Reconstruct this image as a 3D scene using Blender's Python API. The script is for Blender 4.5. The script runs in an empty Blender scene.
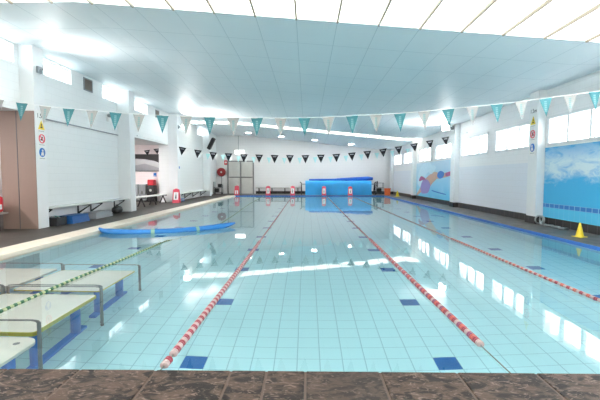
import bpy, bmesh, math, random
from mathutils import Vector, Matrix
random.seed(7)
PI = math.pi
C = bpy.context.scene.collection
sc = bpy.context.scene

# ------------------------------------------------------------------ materials
def nt(name):
    m = bpy.data.materials.new(name); m.use_nodes = True
    t = m.node_tree; b = t.nodes['Principled BSDF']
    return m, t, b
def N(t, typ, **k):
    n = t.nodes.new(typ)
    for a, v in k.items(): setattr(n, a, v)
    return n
def mth(t, op, a, b=None, c=None):
    n = t.nodes.new('ShaderNodeMath'); n.operation = op
    for i, v in enumerate((a, b, c)):
        if v is None: continue
        if isinstance(v, (int, float)): n.inputs[i].default_value = v
        else: t.links.new(v, n.inputs[i])
    return n.outputs[0]
def mixc(t, f, a, b):
    n = t.nodes.new('ShaderNodeMix'); n.data_type = 'RGBA'
    if isinstance(f, (int, float)): n.inputs[0].default_value = f
    else: t.links.new(f, n.inputs[0])
    for i, v in ((6, a), (7, b)):
        if isinstance(v, (tuple, list)): n.inputs[i].default_value = (*v[:3], 1)
        else: t.links.new(v, n.inputs[i])
    return n.outputs[2]
def coords(t):
    tc = N(t, 'ShaderNodeTexCoord'); s = N(t, 'ShaderNodeSeparateXYZ')
    t.links.new(tc.outputs['Object'], s.inputs[0])
    return tc.outputs['Object'], s.outputs[0], s.outputs[1], s.outputs[2]
def noise(t, vec, scale, detail=3, dist=0.0, rough=.5):
    n = N(t, 'ShaderNodeTexNoise'); n.inputs['Scale'].default_value = scale
    n.inputs['Detail'].default_value = detail; n.inputs['Distortion'].default_value = dist
    n.inputs['Roughness'].default_value = rough
    t.links.new(vec, n.inputs['Vector']); return n.outputs['Fac']
def ramp(t, f, lo, hi):
    n = N(t, 'ShaderNodeMapRange'); n.clamp = True; t.links.new(f, n.inputs[0])
    n.inputs[1].default_value = lo; n.inputs[2].default_value = hi
    return n.outputs[0]
def bump(t, b, h, s=.2, d=.01):
    n = N(t, 'ShaderNodeBump'); n.inputs['Strength'].default_value = s; n.inputs['Distance'].default_value = d
    t.links.new(h, n.inputs['Height']); t.links.new(n.outputs[0], b.inputs['Normal'])
def mat(name, col, rough=.5, metal=0., var=.05, nscale=6., spec=.5):
    m, t, b = nt(name)
    o, x, y, z = coords(t)
    f = noise(t, o, nscale)
    d = tuple(max(0, c * (1 - 2 * var)) for c in col)
    t.links.new(mixc(t, f, d, tuple(min(1, c * (1 + var)) for c in col)), b.inputs['Base Color'])
    b.inputs['Roughness'].default_value = rough; b.inputs['Metallic'].default_value = metal
    b.inputs['Specular IOR Level'].default_value = spec
    return m
def line(t, v, phase, period, w):
    """1 on the grid lines of one axis"""
    u = mth(t, 'MODULO', mth(t, 'ADD', mth(t, 'SUBTRACT', v, phase), period * 400), period)
    e = mth(t, 'MINIMUM', u, mth(t, 'SUBTRACT', period, u))
    return mth(t, 'LESS_THAN', e, w / 2)
def band(t, v, a, b):
    return mth(t, 'MULTIPLY', mth(t, 'GREATER_THAN', v, a), mth(t, 'LESS_THAN', v, b))
def emit(name, col, s):
    m, t, b = nt(name)
    b.inputs['Base Color'].default_value = (*col, 1)
    b.inputs['Emission Color'].default_value = (*col, 1); b.inputs['Emission Strength'].default_value = s
    return m

M = {}
# ceiling panels
m, t, b = nt('ceiling_panel'); o, x, y, z = coords(t)
ln = mth(t, 'MAXIMUM', line(t, x, -.2, .755, .014), mth(t, 'MULTIPLY', line(t, y, .05, 1.24, .018), .9))
base = mixc(t, noise(t, o, .6), (.80, .875, .91), (.86, .915, .94))
t.links.new(mixc(t, mth(t, 'MULTIPLY', ln, .55), base, (.42, .52, .57)), b.inputs['Base Color'])
b.inputs['Roughness'].default_value = .55; M['ceiling'] = m
# walls
def wallmat(name, ca, cb=None, split=None, bl=(.4, .2), axis='y', joint=.25):
    m, t, b = nt(name); o, x, y, z = coords(t)
    h = y if axis == 'y' else x
    base = mixc(t, noise(t, o, 1.1), tuple(c * .955 for c in ca), ca)
    if cb: base = mixc(t, mth(t, 'LESS_THAN', z, split), base, cb)
    row = mth(t, 'FLOOR', mth(t, 'DIVIDE', z, bl[1]))
    hs = mth(t, 'ADD', h, mth(t, 'MULTIPLY', mth(t, 'MODULO', row, 2), bl[0] / 2))
    ln = mth(t, 'MAXIMUM', line(t, z, 0, bl[1], .012), line(t, hs, 0, bl[0], .010))
    t.links.new(mixc(t, mth(t, 'MULTIPLY', ln, joint), base, tuple(c * .68 for c in ca)), b.inputs['Base Color'])
    bump(t, b, mth(t, 'SUBTRACT', 1, ln), .25, .004)
    b.inputs['Roughness'].default_value = .5
    return m
M['wall_l'] = wallmat('painted_block_left', (.80, .82, .82))
M['wall_r'] = wallmat('painted_block_right', (.85, .85, .86), (.74, .77, .83), 1.72)
M['wall_f'] = wallmat('painted_block_far', (.80, .79, .785), axis='x')
M['side'] = wallmat('side_room_tiles', (.90, .83, .83), bl=(.3, .15), axis='x', joint=.18)
M['pillar'] = mat('pillar_paint', (.80, .82, .83), .5, var=.02)
M['brown'] = mat('brown_lining', (.27, .19, .16), .55, var=.05, nscale=2)
M['frame'] = mat('white_window_frame', (.72, .74, .76), .4, var=.02)
M['white'] = mat('white_plastic', (.82, .83, .82), .4, var=.02)
M['greyseam'] = mat('strip_bar', (.33, .30, .24), .5)
# decks
m, t, b = nt('deck_left'); o, x, y, z = coords(t)
c1 = mixc(t, ramp(t, noise(t, o, 2.2, 5), .3, .7), (.036, .031, .026), (.065, .056, .048))
t.links.new(c1, b.inputs['Base Color']); b.inputs['Roughness'].default_value = .55; M['deck_l'] = m
m, t, b = nt('deck_tiles'); o, x, y, z = coords(t)
c1 = mixc(t, ramp(t, noise(t, o, 3.5, 6, .4), .3, .7), (.05, .045, .042), (.155, .14, .13))
ln = mth(t, 'MAXIMUM', line(t, x, 0, .3, .012), line(t, y, 0, .5, .012))
t.links.new(mixc(t, mth(t, 'MULTIPLY', ln, .6), c1, (.05, .046, .043)), b.inputs['Base Color'])
b.inputs['Roughness'].default_value = .5; M['deck_r'] = m
# near slate coping
m, t, b = nt('slate'); o, x, y, z = coords(t)
mp = N(t, 'ShaderNodeMapping'); t.links.new(o, mp.inputs[0]); mp.inputs['Scale'].default_value = (1, 1.7, 1)
gi = N(t, 'ShaderNodeNewGeometry')
sh = N(t, 'ShaderNodeVectorMath', operation='SCALE'); sh.inputs[0].default_value = (31.7, 17.3, 9.1)
t.links.new(gi.outputs['Random Per Island'], sh.inputs['Scale'])
ad = N(t, 'ShaderNodeVectorMath', operation='ADD'); t.links.new(mp.outputs[0], ad.inputs[0]); t.links.new(sh.outputs[0], ad.inputs[1])
big = noise(t, ad.outputs[0], 4.5, 4, 1.8); fine = noise(t, ad.outputs[0], 11, 6, 2.6, .6)
c1 = mixc(t, ramp(t, big, .43, .56), (.006, .005, .0055), (.075, .050, .039))
c2 = mixc(t, ramp(t, fine, .56, .64), c1, (.17, .125, .105))
c3 = mixc(t, mth(t, 'MULTIPLY', ramp(t, fine, .47, .36), .6), c2, (.012, .011, .011))
t.links.new(mixc(t, mth(t, 'MULTIPLY', gi.outputs['Random Per Island'], .45), c3, (.045, .037, .034)), b.inputs['Base Color'])
b.inputs['Roughness'].default_value = .6; b.inputs['Specular IOR Level'].default_value = .25; bump(t, b, fine, .3, .008); M['slate'] = m
M['grout'] = mat('sand_grout', (.10, .072, .058), .8)
M['cream'] = mat('cream_coping', (.78, .69, .58), .5, var=.08, nscale=3)
# pool tile
TX, TY = .2475, .2257
m, t, b = nt('pool_floor_tiles'); o, x, y, z = coords(t)
ln = mth(t, 'MAXIMUM', line(t, x, -1.3425, TX, .012), line(t, y, 4.04, TY, .009))
base = mixc(t, noise(t, o, .9), (.46, .79, .87), (.53, .85, .92))
g = mixc(t, mth(t, 'MULTIPLY', ln, .5), base, (.09, .33, .43))
def cell(v, phase, period, w):
    u = mth(t, 'MODULO', mth(t, 'ADD', mth(t, 'SUBTRACT', v, phase), period * 50), period)
    return mth(t, 'LESS_THAN', u, w)
sq = mth(t, 'MULTIPLY', cell(x, -1.3425, TX * 11, TX), cell(y, 4.04, TY * 7, TY))
t.links.new(mixc(t, sq, g, (.012, .13, .42)), b.inputs['Base Color'])
b.inputs['Roughness'].default_value = .35; M['pool'] = m
m, t, b = nt('pool_wall_tiles'); o, x, y, z = coords(t)
ln = mth(t, 'MAXIMUM', mth(t, 'MAXIMUM', line(t, x, 0, TX, .011), line(t, y, 0, TX, .011)), line(t, z, 0, TX, .011))
g = mixc(t, mth(t, 'MULTIPLY', ln, .6), (.48, .79, .85), (.2, .46, .55))
t.links.new(mixc(t, mth(t, 'GREATER_THAN', z, -.13), g, (.03, .15, .52)), b.inputs['Base Color'])
b.inputs['Roughness'].default_value = .3; M['pwall'] = m
m, t, b = nt('pool_wall_pale'); o, x, y, z = coords(t)
ln = mth(t, 'MAXIMUM', line(t, y, 0, TX, .011), line(t, z, 0, TX, .011))
g = mixc(t, mth(t, 'MULTIPLY', ln, .6), (.48, .79, .85), (.2, .46, .55))
t.links.new(mixc(t, band(t, z, -.1, -.03), g, (.10, .13, .17)), b.inputs['Base Color'])
b.inputs['Roughness'].default_value = .3; M['pwall_l'] = m
# water
m = bpy.data.materials.new('water'); m.use_nodes = True; t = m.node_tree; t.nodes.clear()
out = N(t, 'ShaderNodeOutputMaterial'); rf = N(t, 'ShaderNodeBsdfRefraction'); rf.inputs['IOR'].default_value = 1.333
rf.inputs['Roughness'].default_value = 0; rf.inputs['Color'].default_value = (.95, .99, 1, 1)
gs_ = N(t, 'ShaderNodeBsdfGlossy'); gs_.inputs['Roughness'].default_value = .02; gs_.inputs['Color'].default_value = (1, 1, 1, 1)
fr = N(t, 'ShaderNodeFresnel'); fr.inputs['IOR'].default_value = 1.333
mx = N(t, 'ShaderNodeMixShader'); o, x, y, z = coords(t)
bp = N(t, 'ShaderNodeBump'); bp.inputs['Strength'].default_value = .035; bp.inputs['Distance'].default_value = .02
t.links.new(noise(t, o, 2.6, 2, .3), bp.inputs['Height'])
for q in (rf, gs_): t.links.new(bp.outputs[0], q.inputs['Normal'])
t.links.new(mth(t, 'MULTIPLY', fr.outputs[0], .9), mx.inputs[0])
t.links.new(rf.outputs[0], mx.inputs[1]); t.links.new(gs_.outputs[0], mx.inputs[2])
t.links.new(mx.outputs[0], out.inputs[0]); M['water'] = m
# things
M['steel'] = mat('brushed_steel', (.42, .45, .46), .35, .85)
M['railgrey'] = mat('grey_rail', (.20, .235, .24), .4, .3)
M['black'] = mat('black_plastic', (.018, .018, .02), .5)
M['darkgrey'] = mat('dark_grey', (.10, .11, .12), .5)
M['grey'] = mat('grey_plastic', (.28, .30, .32), .5)
M['bench'] = mat('bench_top', (.58, .60, .58), .45)
M['benchd'] = mat('bench_far', (.36, .34, .31), .5)
M['blue'] = mat('blue_plastic', (.015, .16, .56), .4)
M['pblue'] = mat('platform_blue', (.01, .22, .72), .4)
M['sblue'] = mat('step_blue', (.01, .10, .32), .45)
M['dred'] = mat('reel_red', (.30, .02, .025), .4)
M['azure'] = mat('azure_tarpaulin', (.03, .40, .86), .45, var=.12, nscale=2)
M['navyroll'] = mat('deep_blue_roll', (.015, .12, .55), .45)
M['noodle'] = mat('blue_foam', (.02, .20, .56), .5)
M['noodled'] = mat('blue_foam_band', (.25, .45, .35), .5)
M['red'] = mat('red_plastic', (.70, .03, .05), .4)
M['pinkred'] = mat('sign_red', (.80, .09, .14), .4)
M['yellow'] = mat('yellow_plastic', (.88, .66, .03), .4)
M['yedge'] = mat('yellow_edge', (.56, .52, .05), .5)
M['orange'] = mat('orange_plastic', (.80, .16, .05), .45)
M['teal'] = mat('teal_cloth', (.06, .42, .46), .7)
M['plat'] = mat('platform_top', (.84, .86, .80), .4, var=.04)
M['fred'] = mat('float_red', (.24, .022, .045), .35)
M['fwhite'] = mat('float_white', (.42, .33, .33), .35)
M['forange'] = mat('float_orange', (.45, .09, .07), .35)
M['fnavy'] = mat('float_maroon', (.20, .05, .12), .35)
M['fgreen'] = mat('float_green', (.02, .12, .06), .35)
M['flime'] = mat('float_pale', (.40, .46, .28), .35)
M['cable'] = mat('cable', (.22, .25, .25), .4, .5)
M['door'] = mat('door_panel', (.62, .61, .57), .5)
M['doorf'] = mat('door_frame', (.25, .25, .25), .5)
M['louver'] = mat('brown_louver', (.19, .155, .13), .6)
M['leaf'] = mat('foliage', (.05, .07, .012), .6, var=.35, nscale=9)
M['bark'] = mat('bark', (.15, .10, .07), .8)
M['signblue'] = mat('sign_blue', (.01, .17, .58), .4)
M['skin'] = mat('painted_skin', (.66, .40, .30), .5)
M['suit'] = mat('painted_suit', (.34, .27, .60), .5)
M['purple'] = mat('painted_cap', (.62, .62, .86), .5)
M['muralred'] = mat('painted_red', (.42, .10, .25), .5)
M['splash'] = mat('painted_splash', (.60, .80, .93), .5)
m, t, b = nt('skirting_tiles'); o, x, y, z = coords(t)
ln = mth(t, 'MAXIMUM', line(t, y, 0, .3, .014), line(t, x, .11, .3, .014))
t.links.new(mixc(t, mth(t, 'MULTIPLY', ln, .8), mixc(t, noise(t, o, 5), (.018, .016, .016), (.04, .035, .033)), (.14, .125, .12)), b.inputs['Base Color'])
b.inputs['Roughness'].default_value = .4; M['skirt'] = m
# wave mural: painted sea with surf
m, t, b = nt('wave_mural'); o, x, y, z = coords(t)
mp = N(t, 'ShaderNodeMapping'); t.links.new(o, mp.inputs[0]); mp.inputs['Scale'].default_value = (1, .8, 2.2)
n1 = noise(t, mp.outputs[0], 1.7, 8, .8, .65)
sea = mixc(t, ramp(t, z, .5, 1.9), (.05, .47, .80), (.03, .36, .72))
zz = mth(t, 'ADD', z, mth(t, 'MULTIPLY', mth(t, 'SUBTRACT', n1, .5), 1.1))
sf = mth(t, 'MULTIPLY', ramp(t, zz, 1.12, 1.5), ramp(t, zz, 2.15, 1.75))
c1 = mixc(t, mth(t, 'MULTIPLY', sf, ramp(t, n1, .2, .55)), sea, (.66, .80, .88))
st = band(t, z, .47, .585)
sl = mth(t, 'MAXIMUM', line(t, y, 0, .2, .02), line(t, z, .585, .115, .015))
c2 = mixc(t, st, c1, mixc(t, sl, (.03, .20, .62), (.3, .6, .85)))
c3 = mixc(t, mth(t, 'LESS_THAN', z, .46), c2, mixc(t, mth(t, 'MULTIPLY', line(t, y, 0, .2, .01), .4), (.09, .55, .84), (.3, .7, .9)))
t.links.new(c3, b.inputs['Base Color']); b.inputs['Roughness'].default_value = .35; M['wave'] = m
m, t, b = nt('swim_mural'); o, x, y, z = coords(t)
n1 = noise(t, o, 1.2, 4, .6)
c1 = mixc(t, ramp(t, mth(t, 'ADD', z, mth(t, 'MULTIPLY', n1, .8)), .6, 2.4), (.16, .60, .85), (.52, .70, .84))
t.links.new(mixc(t, ramp(t, n1, .6, .75), c1, (.40, .72, .92)), b.inputs['Base Color']); b.inputs['Roughness'].default_value = .35; M['swim'] = m
# pennants: cloth with a printed mark
def flagmat(name, cloth, ink, vert=True):
    m, t, b = nt(name); o, x, y, z = coords(t)
    if vert:
        k = mth(t, 'MULTIPLY', band(t, x, -.022, .022), band(t, z, -.24, -.045))
        ft = mth(t, 'MULTIPLY', k, mth(t, 'LESS_THAN', mth(t, 'FRACT', mth(t, 'MULTIPLY', z, 28)), .7))
    else:
        k = mth(t, 'MULTIPLY', band(t, x, -.075, .075), band(t, z, -.085, -.05))
        ft = k
    t.links.new(mixc(t, mth(t, 'MULTIPLY', ft, .75), cloth, ink), b.inputs['Base Color'])
    b.inputs['Roughness'].default_value = .75
    return m
M['f_teal'] = flagmat('teal_pennant', (.045, .20, .235), (.22, .40, .42))
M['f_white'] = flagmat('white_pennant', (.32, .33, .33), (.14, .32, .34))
M['f_black'] = flagmat('black_pennant', (.012, .013, .02), (.55, .55, .6), False)
M['f_pale'] = flagmat('pale_pennant', (.80, .82, .80), (.7, .75, .75))
M['f_aqua'] = flagmat('aqua_pennant', (.45, .78, .78), (.6, .8, .8))
M['glass'] = None
m, t, b = nt('louvre_glass'); b.inputs['Base Color'].default_value = (.9, .95, .95, 1)
b.inputs['Roughness'].default_value = .1; b.inputs['Alpha'].default_value = .35; M['glass'] = m
M['sky_strip'] = emit('skylight_sheet', (1, .955, .86), .40)
M['lamp'] = emit('lamp_glass', (1, .99, .96), 9)
M['down'] = emit('downlight_glass', (1, .99, .96), 14)
M['bulk'] = emit('bulkhead_glass', (1, .99, .96), .8)
M['tube'] = emit('side_room_fill', (1, .93, .92), 22)  # glow of the added side-room fill lamps

# ------------------------------------------------------------------ mesh helpers
class MB:
    def __init__(s): s.v = []; s.f = []; s.mi = []; s.sm = []
    def add(s, vs, fs, mi=0, sm=False):
        o = len(s.v); s.v += [tuple(p) for p in vs]
        for f in fs: s.f.append(tuple(o + i for i in f)); s.mi.append(mi); s.sm.append(sm)
        return s
    def box(s, x0, x1, y0, y1, z0, z1, mi=0, b=0):
        if b:
            b = min(b, (x1 - x0) / 2.1, (y1 - y0) / 2.1, (z1 - z0) / 2.1)
            bm = bmesh.new(); bmesh.ops.create_cube(bm, size=1)
            for v in bm.verts: v.co = Vector(((x0 + x1) / 2 + v.co.x * (x1 - x0), (y0 + y1) / 2 + v.co.y * (y1 - y0), (z0 + z1) / 2 + v.co.z * (z1 - z0)))
            bmesh.ops.bevel(bm, geom=bm.edges[:], offset=b, segments=2, profile=.5, affect='EDGES')
            bm.verts.index_update()
            s.add([v.co for v in bm.verts], [[v.index for v in f.verts] for f in bm.faces], mi)
            bm.free(); return s
        vs = [(x, y, z) for z in (z0, z1) for y in (y0, y1) for x in (x0, x1)]
        return s.add(vs, [(0, 2, 3, 1), (4, 5, 7, 6), (0, 1, 5, 4), (2, 6, 7, 3), (0, 4, 6, 2), (1, 3, 7, 5)], mi)
    def prism(s, pts, d, mi=0):
        """pts: list of 3D points (planar), d: extrusion vector"""
        n = len(pts); d = Vector(d); P = [Vector(p) for p in pts]
        s.add(P + [p + d for p in P], [tuple(range(n - 1, -1, -1)), tuple(range(n, 2 * n))] + [(i, (i + 1) % n, (i + 1) % n + n, i + n) for i in range(n)], mi)
        return s
    def tube(s, pts, r, n=8, mi=0, cap=True, flat=1.0):
        P = [Vector(p) for p in pts]; k = len(P); vs = []
        rs = r if isinstance(r, (list, tuple)) else [r] * k
        for i, p in enumerate(P):
            d = (P[min(i + 1, k - 1)] - P[max(i - 1, 0)]).normalized()
            up = Vector((0, 0, 1)) if abs(d.z) < .95 else Vector((1, 0, 0))
            a = d.cross(up).normalized(); b = a.cross(d).normalized()
            for j in range(n):
                th = 2 * PI * j / n
                vs.append(p + a * math.cos(th) * rs[i] + b * math.sin(th) * rs[i] * flat)
        fs = [(i * n + j, i * n + (j + 1) % n, (i + 1) * n + (j + 1) % n, (i + 1) * n + j) for i in range(k - 1) for j in range(n)]
        s.add(vs, fs, mi, True)
        if cap: s.add([vs[j] for j in range(n)], [tuple(range(n - 1, -1, -1))], mi); s.add([vs[(k - 1) * n + j] for j in range(n)], [tuple(range(n))], mi)
        return s
    def lathe(s, prof, c=(0, 0, 0), n=20, mi=0, axis='z'):
        vs = []
        for r, h in prof:
            for j in range(n):
                th = 2 * PI * j / n; a, b = r * math.cos(th), r * math.sin(th)
                q = {'z': (a, b, h), 'y': (a, h, b), 'x': (h, a, b)}[axis]
                vs.append((c[0] + q[0], c[1] + q[1], c[2] + q[2]))
        k = len(prof)
        s.add(vs, [(i * n + j, i * n + (j + 1) % n, (i + 1) * n + (j + 1) % n, (i + 1) * n + j) for i in range(k - 1) for j in range(n)], mi, True)
        return s
    def torus(s, c, R, r, axis='y', n=28, k=8, mi=0):
        pts = []
        for i in range(n + 1):
            th = 2 * PI * i / n; a, b = R * math.cos(th), R * math.sin(th)
            q = {'z': (a, b, 0), 'y': (a, 0, b), 'x': (0, a, b)}[axis]
            pts.append((c[0] + q[0], c[1] + q[1], c[2] + q[2]))
        vs = []
        for i in range(n):
            th = 2 * PI * i / n
            for j in range(k):
                ph = 2 * PI * j / k; rr = R + r * math.cos(ph); h = r * math.sin(ph)
                a, b = rr * math.cos(th), rr * math.sin(th)
                q = {'z': (a, b, h), 'y': (a, h, b), 'x': (h, a, b)}[axis]
                vs.append((c[0] + q[0], c[1] + q[1], c[2] + q[2]))
        return s.add(vs, [(i * k + j, i * k + (j + 1) % k, ((i + 1) % n) * k + (j + 1) % k, ((i + 1) % n) * k + j) for i in range(n) for j in range(k)], mi, True)
    def build(s, name, ms, parent=None, loc=None):
        me = bpy.data.meshes.new(name); me.from_pydata(s.v, [], s.f)
        if not isinstance(ms, (list, tuple)): ms = [ms]
        for m in ms: me.materials.append(m)
        for p, i, q in zip(me.polygons, s.mi, s.sm): p.material_index = i; p.use_smooth = q
        bm = bmesh.new(); bm.from_mesh(me); bmesh.ops.recalc_face_normals(bm, faces=bm.faces[:]); bm.to_mesh(me); bm.free()
        o = bpy.data.objects.new(name, me); C.objects.link(o)
        if parent: o.parent = parent
        if loc: o.location = loc
        return o
def tag(o, label, cat, group=None, kind=None):
    o['label'] = label; o['category'] = cat
    if group: o['group'] = group
    if kind: o['kind'] = kind
    return o
def thing(name, label, cat, loc=(0, 0, 0), rz=0, group=None):
    o = bpy.data.objects.new(name, None); C.objects.link(o); o.location = loc; o.rotation_euler.z = rz
    o.empty_display_size = .1
    return tag(o, label, cat, group)
def struct(name, mb, ms, label=None):
    o = mb.build(name, ms); o['kind'] = 'structure'
    if label: o['label'] = label
    return o
def copy_tree(o, parent=None):
    c = o.copy(); C.objects.link(c); c.parent = parent
    for ch in list(o.children): copy_tree(ch, c)
    return c
def dup(o, loc, rz=0, label=None):
    c = copy_tree(o); c.location = loc; c.rotation_euler.z = rz
    if label: c['label'] = label
    return c
def text_mesh(name, s, size, m, parent, loc, rot, depth=.002):
    cu = bpy.data.curves.new(name, 'FONT'); cu.body = s; cu.size = size; cu.align_x = 'CENTER'; cu.extrude = depth
    tmp = bpy.data.objects.new('tmp_text', cu); C.objects.link(tmp)
    bpy.context.view_layer.update()
    me = bpy.data.meshes.new_from_object(tmp.evaluated_get(bpy.context.evaluated_depsgraph_get()))
    bpy.data.objects.remove(tmp); me.materials.clear(); me.materials.append(m)
    o = bpy.data.objects.new(name, me); C.objects.link(o); o.parent = parent; o.location = loc; o.rotation_euler = rot
    return o

# ------------------------------------------------------------------ dimensions
XL, XR = -7.08, 6.57            # wall faces
PL, PR = -5.07, 5.42            # pool sides
YN, YF = 2.59, 27.84            # pool ends
YB, YE = -4.0, 30.9             # room ends
WZ = -.06                       # water level
def zc(x, y):
    k = 4.53 if x < -4.3 else (4.53 - .0850 * (x + 4.3) if x < 5.6 else 3.69)
    return k - .0145 * (y - 10) * (x - XL) / (XR - XL)

# ------------------------------------------------------------------ shell
# deck, pool hole left open
fl = MB()
fl.box(XL - 4, PL - .5, YB, YE, -.2, 0, 0)
fl.box(PR + .02, XR + .3, YB, YE, -.2, 0, 1)
fl.box(PL - .5, PR + .02, YF + .02, YE, -.2, 0, 1)
fl.box(PL - .5, PR + .02, YB, YN - .42, -.2, 0, 1)
struct('floor', fl, [M['deck_l'], M['deck_r']])
cp = MB(); cp.box(PL - .5, PL + .02, YN - .42, YF, -.2, .012, 0, .012)
struct('trim_1', cp, M['cream'])
# near slate coping stones, nosing over the water
cs = MB(); cs.box(PL, PR, YN - .42, YN - .02, -.2, -.045, 1); cs.box(PL, PR, YN - .42, YN - .004, -.045, -.006, 1)
js = [-7.8 + .0, ]
xs = []
x = -.033
for k in range(0, 12): xs.append(x - .49 - .505 * k) if k else xs.append(x)
edges = [-5.06, -4.55, -4.05, -3.54, -3.04, -2.54, -2.03, -1.535, -1.02, -.51, -.27, -.01, .49, 1.0, 1.52, 2.03, 2.54, 3.04, 3.55, 4.05, 4.56, 5.06, 5.42]
for a, b_ in zip(edges[:-1], edges[1:]):
    cs.box(a + .006, b_ - .006, YN - .42, YN, -.045, 0, 0, .008)
struct('trim_2', cs, [M['slate'], M['grout']])
# basin
def fz(y): return -1.55 if y < 6 else -1.55 + .38 * (y - 6) / (YF - 6)
bs = MB()
bs.add([(PL, YN, fz(YN)), (PR, YN, fz(YN)), (PR, 6, fz(6)), (PL, 6, fz(6)), (PR, YF, fz(YF)), (PL, YF, fz(YF))], [(0, 1, 2, 3), (3, 2, 4, 5)])
struct('pool_basin_floor', bs, M['pool'])
bs = MB()
bs.box(PR, PR + .15, YN, YF, -1.6, -.001); bs.box(PL, PR, YF, YF + .15, -1.6, -.001); bs.box(PL, PR, YN - .15, YN - .02, -1.6, -.05)
bs.box(PL - .15, PL, YN, YF, -1.6, -.05, 1)
struct('pool_basin_wall', bs, [M['pwall'], M['pwall_l']])
w = MB(); w.add([(PL, YN - .02, WZ), (PR, YN - .02, WZ), (PR, YF, WZ), (PL, YF, WZ)], [(0, 1, 2, 3)])
wo = w.build('pool_water', M['water'])
if wo.data.polygons[0].normal.z < 0: wo.data.flip_normals()
tag(wo, 'clear calm water filling the whole tiled swimming pool', 'water', kind='stuff')

def wall_holes(mb, x0, x1, y0, y1, z0, z1, holes, mi=0):
    """wall along y between x0..x1 with rectangular holes (ya, yb, za, zb)"""
    ys = sorted({y0, y1, *[h[0] for h in holes], *[h[1] for h in holes]})
    for a, b_ in zip(ys[:-1], ys[1:]):
        mid = (a + b_) / 2; cut = sorted((h[2], h[3]) for h in holes if h[0] < mid < h[1])
        z = z0
        for c0, c1 in cut:
            if c0 > z: mb.box(x0, x1, a, b_, z, c0, mi)
            z = max(z, c1)
        if z < z1: mb.box(x0, x1, a, b_, z, z1, mi)

winL = [(-1.2, .1), (1.6, 2.9), (4.9, 6.2), (8.1, 9.62), (10.66, 11.96), (13.77, 15.0), (16.33, 17.66), (20.4, 21.2), (22.6, 23.9), (25.7, 27.0)]
holesL = [(a, b_, 4.06, 4.49) for a, b_ in winL]
HZ = 2.93
wl = MB()
wall_holes(wl, XL - .5, XL, YB, YE, HZ, 4.75, holesL)
wl.box(XL - .5, XL, 9.76, 15.2, 0, HZ); wl.box(XL - .5, XL, 20.22, YE, 0, HZ); wl.box(XL - .5, XL, YB, 3.0, 0, HZ)
struct('wall_left', wl, M['wall_l'])
# recessed panel on the left wall under the ledge
lg = MB(); lg.box(XL, XL + .035, 10.16, 14.78, 2.84, 2.875)
struct('trim_3', lg, M['grey'])
bl = MB(); bl.box(XL - .52, XL + .35, 9.735, 9.76, 0, HZ)
bl.box(-7.18, -7.165, 9.728, 9.735, 0, HZ, 1)
struct('trim_4', bl, [M['brown'], M['darkgrey']])
# pillars left
for i, (a, b_) in enumerate([(9.76, 10.16), (14.78, 15.2), (20.22, 20.65), (26.9, 27.35)]):
    p = MB(); p.box(XL, XL + .46 if i != 0 else XL + .36, a, b_, 0, 4.7, 0, .004)
    struct('pillar', p, M['pillar'])
# right wall
winR = [(-3.9, -1.6), (-.9, 1.45), (2.3, 4.6), (5.6, 7.95), (8.55, 10.97), (11.72, 14.0), (14.6, 17.02), (17.95, 20.41), (21.2, 23.4), (24.9, 27.1), (27.8, 30.0)]
wr = MB(); wall_holes(wr, XR, XR + .25, YB, YE, 0, 4.5, [(a, b_, 2.15, 2.88) for a, b_ in winR])
struct('wall_right', wr, M['wall_r'])
for a in (-1.4, 4.9, 11.1, 17.26, 23.9, 30.2):
    p = MB(); p.box(6.35, XR, a, a + .45, 0, 4.2, 0, .004)
    struct('pillar', p, M['pillar'])
sk = MB(); sk.box(XR - .02, XR, YB, YE, 0, .2)
for a in (4.9, 11.1, 17.26, 23.9, 30.2): sk.box(6.33, 6.56, a - .02, a + .47, 0, .2)
struct('baseboard_right', sk, M['skirt'])
# ends
wf = MB(); wf.box(XL - .5, XR + .25, YE, YE + .25, 0, 4.8)
struct('wall_far', wf, M['wall_f'])
wb = MB(); wb.box(XL - 4, XR + .25, YB - .25, YB, 0, 4.8)
struct('wall_near', wb, M['wall_f'])
sk = MB(); sk.box(-4.0, XR - .25, YE - .02, YE, 0, .2); struct('baseboard_far', sk, M['skirt'])
# side room behind the left wall
sr = MB(); sr.box(XL - 4, XL - 3.9, YB, 21.4, 0, 3.1, 0); sr.box(XL - 4, XL - .5, 21.3, 21.4, 0, 3.1, 0)
struct('wall_side_room', sr, M['side'])
sr = MB(); sr.box(XL - 4, XL - .5, YB, 21.4, 3.02, 3.12)
struct('ceiling_side_room', sr, M['white'])
# ceiling in bands, with the translucent strips in between
XS = [XL - .5, XL, -4.3] + [-3.5 + 1.0 * i for i in range(9)] + [5.6, XR, XR + .3]
def ceil_band(mb, a, b_, off=0., th=.12, xs_=XS, mi=0):
    n = len(xs_); vs = []
    for dz in (0, th):
        for yy in (a, b_):
            for xx in xs_: vs.append((xx, yy, zc(xx, yy) + off + dz))
    fs = []
    for i in range(n - 1):
        fs += [(i, i + 1, n + i + 1, n + i), (2 * n + i, 3 * n + i, 3 * n + i + 1, 2 * n + i + 1), (i, 2 * n + i, 2 * n + i + 1, i + 1), (n + i, n + i + 1, 3 * n + i + 1, 3 * n + i)]
    fs += [(0, n, 3 * n, 2 * n), (n - 1, 3 * n - 1, 4 * n - 1, 2 * n - 1)]
    mb.add(vs, fs, mi)
strips = [(-3.6, 2.6), (6.02, 7.46), (22.95, 24.2)]  # first strip, behind the camera, is added to light the near end
cl = MB(); y = YB
for a, b_ in strips: ceil_band(cl, y, a); y = b_
ceil_band(cl, y, YE + .1)
struct('ceiling', cl, M['ceiling'])
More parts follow.
